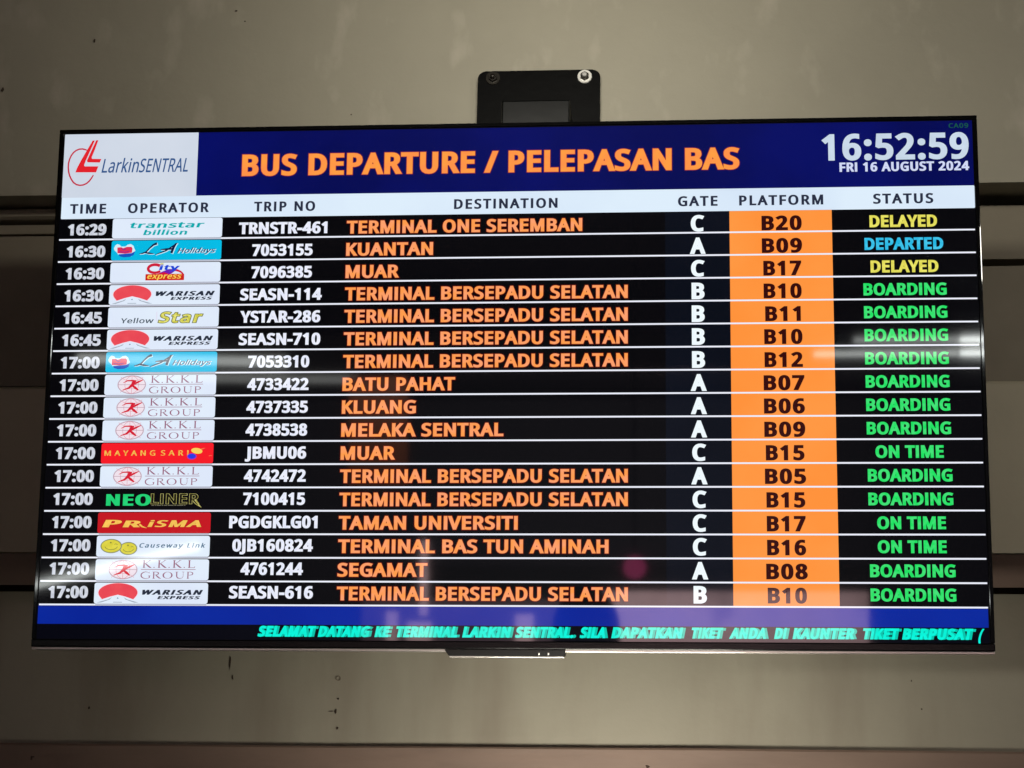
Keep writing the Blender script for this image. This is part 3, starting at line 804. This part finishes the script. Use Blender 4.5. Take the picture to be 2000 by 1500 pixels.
def logo_globe(q):
    g = em((176, 138, 156))
    rd = em((214, 30, 52))
    mv = em((150, 92, 118))
    cx, cy = 36.8, 13.6
    q.ell(cx, cy, 19.6, 12.9, em((212, 200, 214)))
    q.ell(cx, cy, 18.6, 12.1, em((240, 226, 236)))
    q.ell(cx, cy, 18.8, 12.3, g, hole=0.7)
    q.ell(cx, cy, 9.6, 12.0, em((222, 150, 164)), hole=0.6)
    q.line([(cx, cy - 12), (cx, cy + 12)], 0.6, em((222, 150, 164)))
    q.line([(cx - 18.4, cy), (cx + 18.4, cy)], 0.6, g)
    q.arc(cx, cy - 15.6, 17.5, 10.4, 30, 150, 0.6, em((230, 160, 172)))
    q.arc(cx, cy + 15.6, 17.5, 10.4, 210, 330, 0.6, em((230, 160, 172)))
    q.line([(cx - 11.6, cy - 2.6), (cx - 6, cy - 5.4), (cx + 1, cy - 5.6), (cx + 6, cy - 4.6)], [.6, 1.7, 2.0, 2.6], rd)
    q.line([(cx + 3.6, cy - 6.0), (cx + 1.0, cy), (cx - 4.0, cy + 4.6), (cx - 12.0, cy + 7.2)], [4.2, 4.2, 2.6, .8], rd)
    q.line([(cx + 15.2, cy - 6.6), (cx + 8.6, cy - 3.6), (cx + 1.0, cy + 0.4)], [1.0, 2.6, 2.8], rd)
    q.line([(cx + 0.6, cy + 0.8), (cx + 5.0, cy + 4.2), (cx + 9.4, cy + 7.6)], [2.6, 3.4, 1.6], rd)
    serif(q, 'K.K.K.L', 62.4, 133.0, 1.4, 11.2, mv, track=46, kw=1.25)
    q.rect(60.8, 13.1, 133.6, 13.8, mv)
    serif(q, 'GROUP', 60.2, 131.6, 16.6, 25.4, mv, track=34, kw=1.15)


def logo_mayang(q):
    y = em((246, 206, 96), (236, 160, 60), 300.0)
    q.text('MAYANG', 4.4, 73.0, 9.8, 16.8, y, w=(20, 4), track=190)
    q.text('SARI', 80.4, 117.6, 9.8, 16.8, y, w=(20, 4), track=190)
    q.ell(128.6, 10.6, 7.6, 3.8, em((248, 212, 92)), rot=8)
    q.line([(134.0, 8.6), (137.5, 7.4), (140.0, 6.9)], [2.0, 1.0, .3], em((246, 120, 70)))
    q.ell(122.2, 18.0, 6.4, 4.2, em((150, 50, 190)))
    q.ell(122.2, 17.8, 5.2, 3.2, em((40, 60, 226)))
    q.line([(145.0, 17.6), (147.0, 16.8), (149.0, 17.0)], 0.8, em((255, 110, 70)))


def logo_neo(q):
    gr = em((30, 204, 112), (36, 214, 122), 90.0)
    q.text('NEO', 9.8, 69.6, 6.6, 21.8, gr, w=(44, 16), track=6, halo=(8, 6), hm=em((4, 44, 22)))
    yl = em((206, 198, 128), (168, 160, 76), 220.0)
    bk = em((24, 22, 10))
    q.text('LINER', 70.2, 134.0, 6.2, 19.4, bk, w=(16, 6), track=16, halo=(14, 12), hm=yl)
    q.line([(127.5, 14.6), (131.5, 19.2), (137.6, 24.2)], [4.6, 3.4, .4], yl)
    q.line([(127.0, 14.6), (130.5, 18.6), (133.2, 21.0)], [2.0, 1.4, .3], bk)
    x = 71.0
    for w in (4.5, 2.4, 6.8, 3.0, 5.2, 8.6, 3.8, 9.4, 2.6):   # a line too small to read
        q.rect(x, 20.9, x + w - 1.0, 21.9, em((112, 110, 90)))
        x += w


def logo_prisma(q):
    y = em((255, 202, 92), (236, 188, 84), 120.0)
    q.text('PR', 6.0, 62.0, 9.8, 19.6, y, w=(40, 10), shear=0.5, halo=(9, 8), hm=em((150, 14, 12)), big={'P': 1.0, 'R': 0.9})
    q.text('iSMA', 66.5, 143.0, 10.4, 19.2, y, w=(36, 10), shear=0.5, track=24, halo=(9, 8), hm=em((150, 14, 12)))
    q.line([(56.0, 15.8), (60.0, 18.8), (66.0, 20.6)], [2.6, 1.8, .4], y)


def logo_faces(q):
    rim = em((120, 122, 60))
    for cx, cy, rx, ry in ((42.6, 16.8, 11.6, 8.2), (19.6, 13.6, 14.0, 9.0)):
        q.ell(cx, cy, rx + .5, ry + .5, em((150, 160, 150)))
        q.ell(cx, cy, rx - .2, ry - .2, rim)
        q.ell(cx, cy, rx - .9, ry - .8, em((226, 216, 74), (214, 204, 60), 120.0))
        q.arc(cx, cy - ry * .05, rx * .62, ry * .58, 15, 165, 0.7, rim)
        q.ell(cx - rx * .05, cy - ry * .5, 1.1, 1.0, rim, 10)
        q.line([(cx + rx * .3, cy - ry * .22), (cx + rx * .42, cy - ry * .34), (cx + rx * .6, cy - ry * .22)], .7, rim)
    q.text('Causeway Link', 56.6, 146.0, 9.8, 15.6, em((44, 92, 124)), w=(18, 8), shear=0.3, track=66)


ROWS = [
    ('16:29', logo_teal, 'TRNSTR-461', 'TERMINAL ONE SEREMBAN', 'C', 'B20', 'DELAYED'),
    ('16:30', logo_sky, '7053155', 'KUANTAN', 'A', 'B09', 'DEPARTED'),
    ('16:30', logo_city, '7096385', 'MUAR', 'C', 'B17', 'DELAYED'),
    ('16:30', logo_sunroad, 'SEASN-114', 'TERMINAL BERSEPADU SELATAN', 'B', 'B10', 'BOARDING'),
    ('16:45', logo_yellow, 'YSTAR-286', 'TERMINAL BERSEPADU SELATAN', 'B', 'B11', 'BOARDING'),
    ('16:45', logo_sunroad, 'SEASN-710', 'TERMINAL BERSEPADU SELATAN', 'B', 'B10', 'BOARDING'),
    ('17:00', logo_sky, '7053310', 'TERMINAL BERSEPADU SELATAN', 'B', 'B12', 'BOARDING'),
    ('17:00', logo_globe, '4733422', 'BATU PAHAT', 'A', 'B07', 'BOARDING'),
    ('17:00', logo_globe, '4737335', 'KLUANG', 'A', 'B06', 'BOARDING'),
    ('17:00', logo_globe, '4738538', 'MELAKA SENTRAL', 'A', 'B09', 'BOARDING'),
    ('17:00', logo_mayang, 'JBMU06', 'MUAR', 'C', 'B15', 'ON TIME'),
    ('17:00', logo_globe, '4742472', 'TERMINAL BERSEPADU SELATAN', 'A', 'B05', 'BOARDING'),
    ('17:00', logo_neo, '7100415', 'TERMINAL BERSEPADU SELATAN', 'C', 'B15', 'BOARDING'),
    ('17:00', logo_prisma, 'PGDGKLG01', 'TAMAN UNIVERSITI', 'C', 'B17', 'ON TIME'),
    ('17:00', logo_faces, '0JB160824', 'TERMINAL BAS TUN AMINAH', 'C', 'B16', 'ON TIME'),
    ('17:00', logo_globe, '4761244', 'SEGAMAT', 'A', 'B08', 'BOARDING'),
    ('17:00', logo_sunroad, 'SEASN-616', 'TERMINAL BERSEPADU SELATAN', 'B', 'B10', 'BOARDING'),
]
TILE_WORDS = {
    logo_teal: 'white operator tile with teal italic lettering', logo_sky: 'sky blue operator tile with script lettering',
    logo_city: 'white operator tile with red and blue emblem', logo_sunroad: 'white operator tile with red sun over a road',
    logo_yellow: 'white operator tile with yellow outlined word', logo_globe: 'white operator tile with red K on a globe',
    logo_mayang: 'red operator tile with spaced yellow letters', logo_neo: 'black operator tile with green and outlined letters',
    logo_prisma: 'dark red operator tile with yellow letters', logo_faces: 'white operator tile with two yellow smiling faces'}
TILE_BG = {logo_sky: em((0, 190, 232), (4, 184, 226), 10.0), logo_mayang: em((246, 26, 38)), logo_prisma: em((196, 22, 32)), logo_neo: None}
TRIP_W = {'TRNSTR-461': 120.5, 'SEASN-114': 110.5, 'YSTAR-286': 108.5, 'SEASN-710': 110.0, 'JBMU06': 81.5, 'PGDGKLG01': 117.0, '0JB160824': 106.5, 'SEASN-616': 110.5}
DEST_W = {'TERMINAL ONE SEREMBAN': 316.0, 'TERMINAL BERSEPADU SELATAN': 376.3, 'KUANTAN': 117.0, 'MUAR': 72.0, 'BATU PAHAT': 149.5, 'KLUANG': 98.5,
          'MELAKA SENTRAL': 214.0, 'TAMAN UNIVERSITI': 234.0, 'TERMINAL BAS TUN AMINAH': 351.5, 'SEGAMAT': 117.5}
STAT_W = {'DELAYED': 87.5, 'DEPARTED': 101.8, 'BOARDING': 107.3, 'ON TIME': 86.5}
STAT_C = {'DELAYED': (em((236, 230, 104), (222, 214, 84), 130.0), em((40, 38, 6))), 'DEPARTED': (em((30, 180, 226), (70, 200, 236), 130.0), em((0, 30, 60))),
          'BOARDING': (em((24, 226, 96), (70, 226, 122), 150.0), em((0, 46, 14))), 'ON TIME': (em((24, 226, 96), (70, 226, 122), 150.0), em((0, 46, 14)))}
WT = em((238, 240, 252), (226, 230, 246), 140.0)
WT2 = em((216, 220, 230), (196, 200, 214), 160.0)
GT = em((240, 250, 255))
DK = em((52, 8, 8))
OR = em((255, 156, 76), (254, 160, 110), 75.0)
ORH = em((104, 14, 4))
for k, (tm, lg, trip, dest, gate, plat, stat) in enumerate(ROWS, 1):
    d = 30.68 * (k - 1)
    q = Paint(0.3)
    q.text(tm, 45.3, 53.6, 133.9 + d, 149.7 + d, WT2, w=(44, 27), track=-30, align='centre')
    q.build('departure_time', scr, 'grey white time ' + tm)
    q = tile(k, TILE_BG.get(lg, T_w) if lg is not logo_neo else None)
    lg(q)
    q.build('operator_tile', scr, TILE_WORDS[lg])
    q = Paint(0.3)
    q.text(trip, 314.5, TRIP_W.get(trip, 82.3), 134.3 + d * 0.998, 150.6 + d * 0.998, WT, w=(40, 24), track=-22, align='centre')
    q.build('trip_number', scr, 'white trip number ' + trip)
    q = Paint(0.3)
    q.text(dest, 401.0, 401.0 + DEST_W[dest], 133.8 + d, 151.6 + d, OR, w=(31, 18), track=-12, halo=(22, 22), hm=ORH)
    q.build('destination_text', scr, 'orange destination ' + dest)
    q = Paint(0.3)
    q.text(gate, 869.6, {'A': 21.0, 'B': 17.0, 'C': 18.0}[gate], 131.8 + d, 154.2 + d, GT, w=(40, 24), align='centre')
    q.build('gate_letter', scr, 'white gate letter ' + gate)
    q = Paint(0.3)
    q.text(plat, 979.9, 46.2 if '11' in plat else (49.5 if '1' in plat else 52.6), 133.8 + d * 1.0, 153.8 + d * 1.0, DK, w=(40, 23), track=10, align='centre')
    q.build('platform_number', scr, 'dark platform number ' + plat)
    q = Paint(0.3)
    q.text(stat, 1138.3, STAT_W[stat], 134.9 + d * .999, 151.2 + d * .999, STAT_C[stat][0], w=(34, 22), track=-18, align='centre', halo=(12, 12), hm=STAT_C[stat][1])
    q.build('status_text', scr, {'DELAYED': 'yellow', 'DEPARTED': 'blue'}.get(stat, 'green') + ' status ' + stat)

# scrolling text along the bottom; the LCD shows each word twice because it lags behind the scroll
CY = em((0, 236, 208), (0, 248, 224), 70.0)
CY2 = em((0, 196, 172))
for s, a, b in (('SELAMAT', 504, 624), ('DATANG', 625, 733), ('KE', 738, 772), ('TERMINAL', 778, 908), ('LARKIN', 912, 1012), ('SENTRAL.', 1016, 1137),
                ('SILA', 1143, 1200), ('DAPATKAN', 1205, 1348), ('TIKET', 1358.5, 1426), ('ANDA', 1434, 1512), ('DI', 1521, 1549), ('KAUNTER', 1556.5, 1681.5),
                ('TIKET', 1689, 1764), ('BERPUSAT', 1766.5, 1905.5), ('(', 1911, 1921)):
    f = lambda x: 299.2 + (x - 504) * (1226.6 - 299.2) / (1925 - 504) + 3.0 * math.sin(math.pi * (x - 504) / 1421) * 0.0
    q = Paint(0.3)
    x0, x1 = f(a), f(b)
    if s != '(':
        q.text(s, x0 + 1.6, x1 + 1.2, 676.0, 689.4, CY2, w=(54, 36), shear=0.2, track=-26)
        q.text(s, x0 - 0.6, x1 - 2.2, 675.6, 689.6, CY, w=(44, 30), shear=0.2, track=-16)
    else:
        q.text(s, x0 - 1.0, x1 + 1.5, 675.6, 691.0, CY, w=(36, 26), shear=0.3)
    q.build('ticker_word', scr, 'green scrolling word ' + s if s != '(' else 'green opening bracket')

# ---------------------------------------------------------------- the hall behind the camera, seen only as reflections in the glossy screen
M_floor = surf('terrazzo_floor', (150, 138, 132), 0.25, var=0.15, scale=6)
M_ceil = surf('dark_ceiling', (16, 16, 17), 0.95, spec=0.1)
M_far = surf('rose_tiles', (214, 182, 184), 0.35, var=0.12, scale=1.4, stain=((120, 92, 96), 0.9, 0.5, 0.62, 0.7, (1, 1, 1)))
M_col = surf('dark_column_paint', (14, 14, 17), 0.8, spec=0.2)
o = box('floor', -14, 14, -24, -0.2, -0.2, 0.0, M_floor)
o['kind'] = 'structure'
o = box('ceiling', -14, 14, -24, 0.16, 4.6, 4.8, M_ceil)
o['kind'] = 'structure'
fw = thing('far_wall', 'pale rose tiled wall at the far side of the hall, mirrored in the screen', 'wall', (0, -22, 0))
box('wall_face', -0.72, 2.42, -0.2, 0.0, 0.0, 2.30, M_far, fw)
box('wall_face', -3.6, -0.75, -0.2, 0.0, 0.0, 2.20, surf('dim_wall_brown', (72, 50, 58), 0.5, var=0.35, scale=3), fw)  # dim left part of the reflection put into a darker colour
for x, w, z, h in ((-3.3, .14, 1.5, .55), (-3.05, .30, 1.55, .38), (-1.75, .22, 1.6, .42), (-1.0, .12, 1.55, .35), (-2.9, .10, 2.0, .9)):
    box('pale_patch', x, x + w, 0.002, 0.02, z, z + h, M_far, fw)  # pale boxes added for the bright bits in the reflection
box('dark_wall_face', -14, -3.65, -0.2, 0.0, 0.0, 4.6, M_col, fw)
box('dark_wall_face', 2.47, 14, -0.2, 0.0, 0.0, 4.6, M_col, fw)
box('header_beam', -3.64, 2.46, -0.2, 0.0, 2.6, 4.6, M_col, fw)
hb = box('warm_patch_board', -2.15, -1.72, -12.05, -12.0, 2.95, 3.75, surf('warm_board', (190, 120, 86), 0.5))  # stands in for a warm patch of reflection in the screen
hb['label'] = 'warm brown board added in the hall for the warm patch mirrored in the screen'
hb['category'] = 'board'
area('added_board_light', (-1.9, -10.6, 4.3), (-1.93, -12.0, 3.3), 0.3, 0.1, 60, (1.0, 0.8, 0.66))  # added lamp that brightens the board for its reflection

M_tube = bpy.data.materials.new('lit_tube')
M_tube.use_nodes = True
_p = M_tube.node_tree.nodes['Principled BSDF']
_p.inputs['Emission Color'].default_value = (0.95, 1.0, 0.97, 1)
M_beam = surf('grey_beam_paint', (70, 72, 74), 0.6, var=0.08, scale=2)
M_fix = surf('white_fixture', (220, 220, 218), 0.4)


def tube_lamp(x0, z0, x1, z1, y, strength, label, rad=0.02, back=True):
    t = thing('strip_lamp', label, 'lamp', (x0, y, z0))
    t['group'] = 'strip lamps of the hall'
    m = M_tube.copy()
    m.name = 'lit_tube'
    m.node_tree.nodes['Principled BSDF'].inputs['Emission Strength'].default_value = strength
    d = Vector((x1 - x0, 0, z1 - z0))
    bm = bmesh.new()
    cyl_bm(bm, (0, 0, 0), d, rad, rad, d.length, 12)
    obj('tube', mesh_of(bm, 'tube', m, True), t)
    if back:
        bm = bmesh.new()
        cyl_bm(bm, (0, -0.05, 0.045), d, 0.03, 0.03, d.length, 6)
        obj('lamp_body', mesh_of(bm, 'lamp_body', M_fix), t)
    return t


tube_lamp(1.62, 4.245, 2.44, 4.245, -14, 6.0, 'dim upper strip added for the faded end of the streak mirrored at the right')  # dim length added so the mirrored streak fades to the left
tube_lamp(2.46, 4.245, 3.4, 4.245, -14, 30, 'bright upper strip lamp at the far right of the hall')
tube_lamp(1.30, 4.135, 2.44, 4.135, -14, 10.0, 'dim lower strip added for the faded end of the streak mirrored at the right')  # added dim strip, the same fading for the lower streak
tube_lamp(2.46, 4.135, 3.4, 4.135, -14, 30, 'bright lower strip lamp at the far right of the hall')
tube_lamp(-4.75, 4.14, -3.0, 4.10, -14, 8, 'strip lamp at the left of the hall', 0.035)
tube_lamp(-4.2, 3.97, -2.4, 3.95, -14, 2.4, 'dimmer strip lamp below the left one', 0.03)
tube_lamp(-3.9, 2.20, -2.75, 2.47, -10, 12, 'tilted glowing strip added for the glint low at the left of the screen', 0.022)  # added strip that makes a slanting glint in the screen
beam = box('roof_beam', -6.5, 6.5, -14.4, -14.1, 4.05, 4.33, M_beam)
beam['label'] = 'grey painted roof beam carrying the strip lamps'
beam['category'] = 'beam'

arch = thing('head_silhouette_panel', 'dark round topped panel added for the head silhouette mirrored low in the screen', 'panel', (-0.17, -6.1, 0))  # stands in for the silhouette of a head in the reflection
bm = bmesh.new()
prof = [(-.14, 0), (.14, 0), (.14, 2.02)] + [(.14 * math.cos(R(a)), 2.02 + .17 * math.sin(R(a))) for a in range(15, 180, 15)] + [(-.14, 2.02)]
fr = [bm.verts.new((x, 0.02, z)) for x, z in prof]
bk = [bm.verts.new((x, -0.02, z)) for x, z in prof]
bm.faces.new(fr)
bm.faces.new(list(reversed(bk)))
for i in range(len(prof)):
    j = (i + 1) % len(prof)
    bm.faces.new((fr[i], bk[i], bk[j], fr[j]))
obj('panel_board', mesh_of(bm, 'panel_board', M_col), arch)

gl = thing('pink_spot_globe', 'small glowing pink globe added for the pink spot mirrored in the screen', 'lamp', (-0.06, -10.2, 2.35))  # glowing globe added for a pink spot in the reflection
bm = bmesh.new()
bmesh.ops.create_uvsphere(bm, u_segments=20, v_segments=12, radius=0.07)
m = M_tube.copy()
m.name = 'pink_glow'
m.node_tree.nodes['Principled BSDF'].inputs['Emission Color'].default_value = (0.9, 0.1, 0.32, 1)
m.node_tree.nodes['Principled BSDF'].inputs['Emission Strength'].default_value = 3.0
obj('globe', mesh_of(bm, 'globe', m, True), gl)
box('cord', -0.006, 0.006, -0.006, 0.006, 0.08, 2.24, M_col, gl)
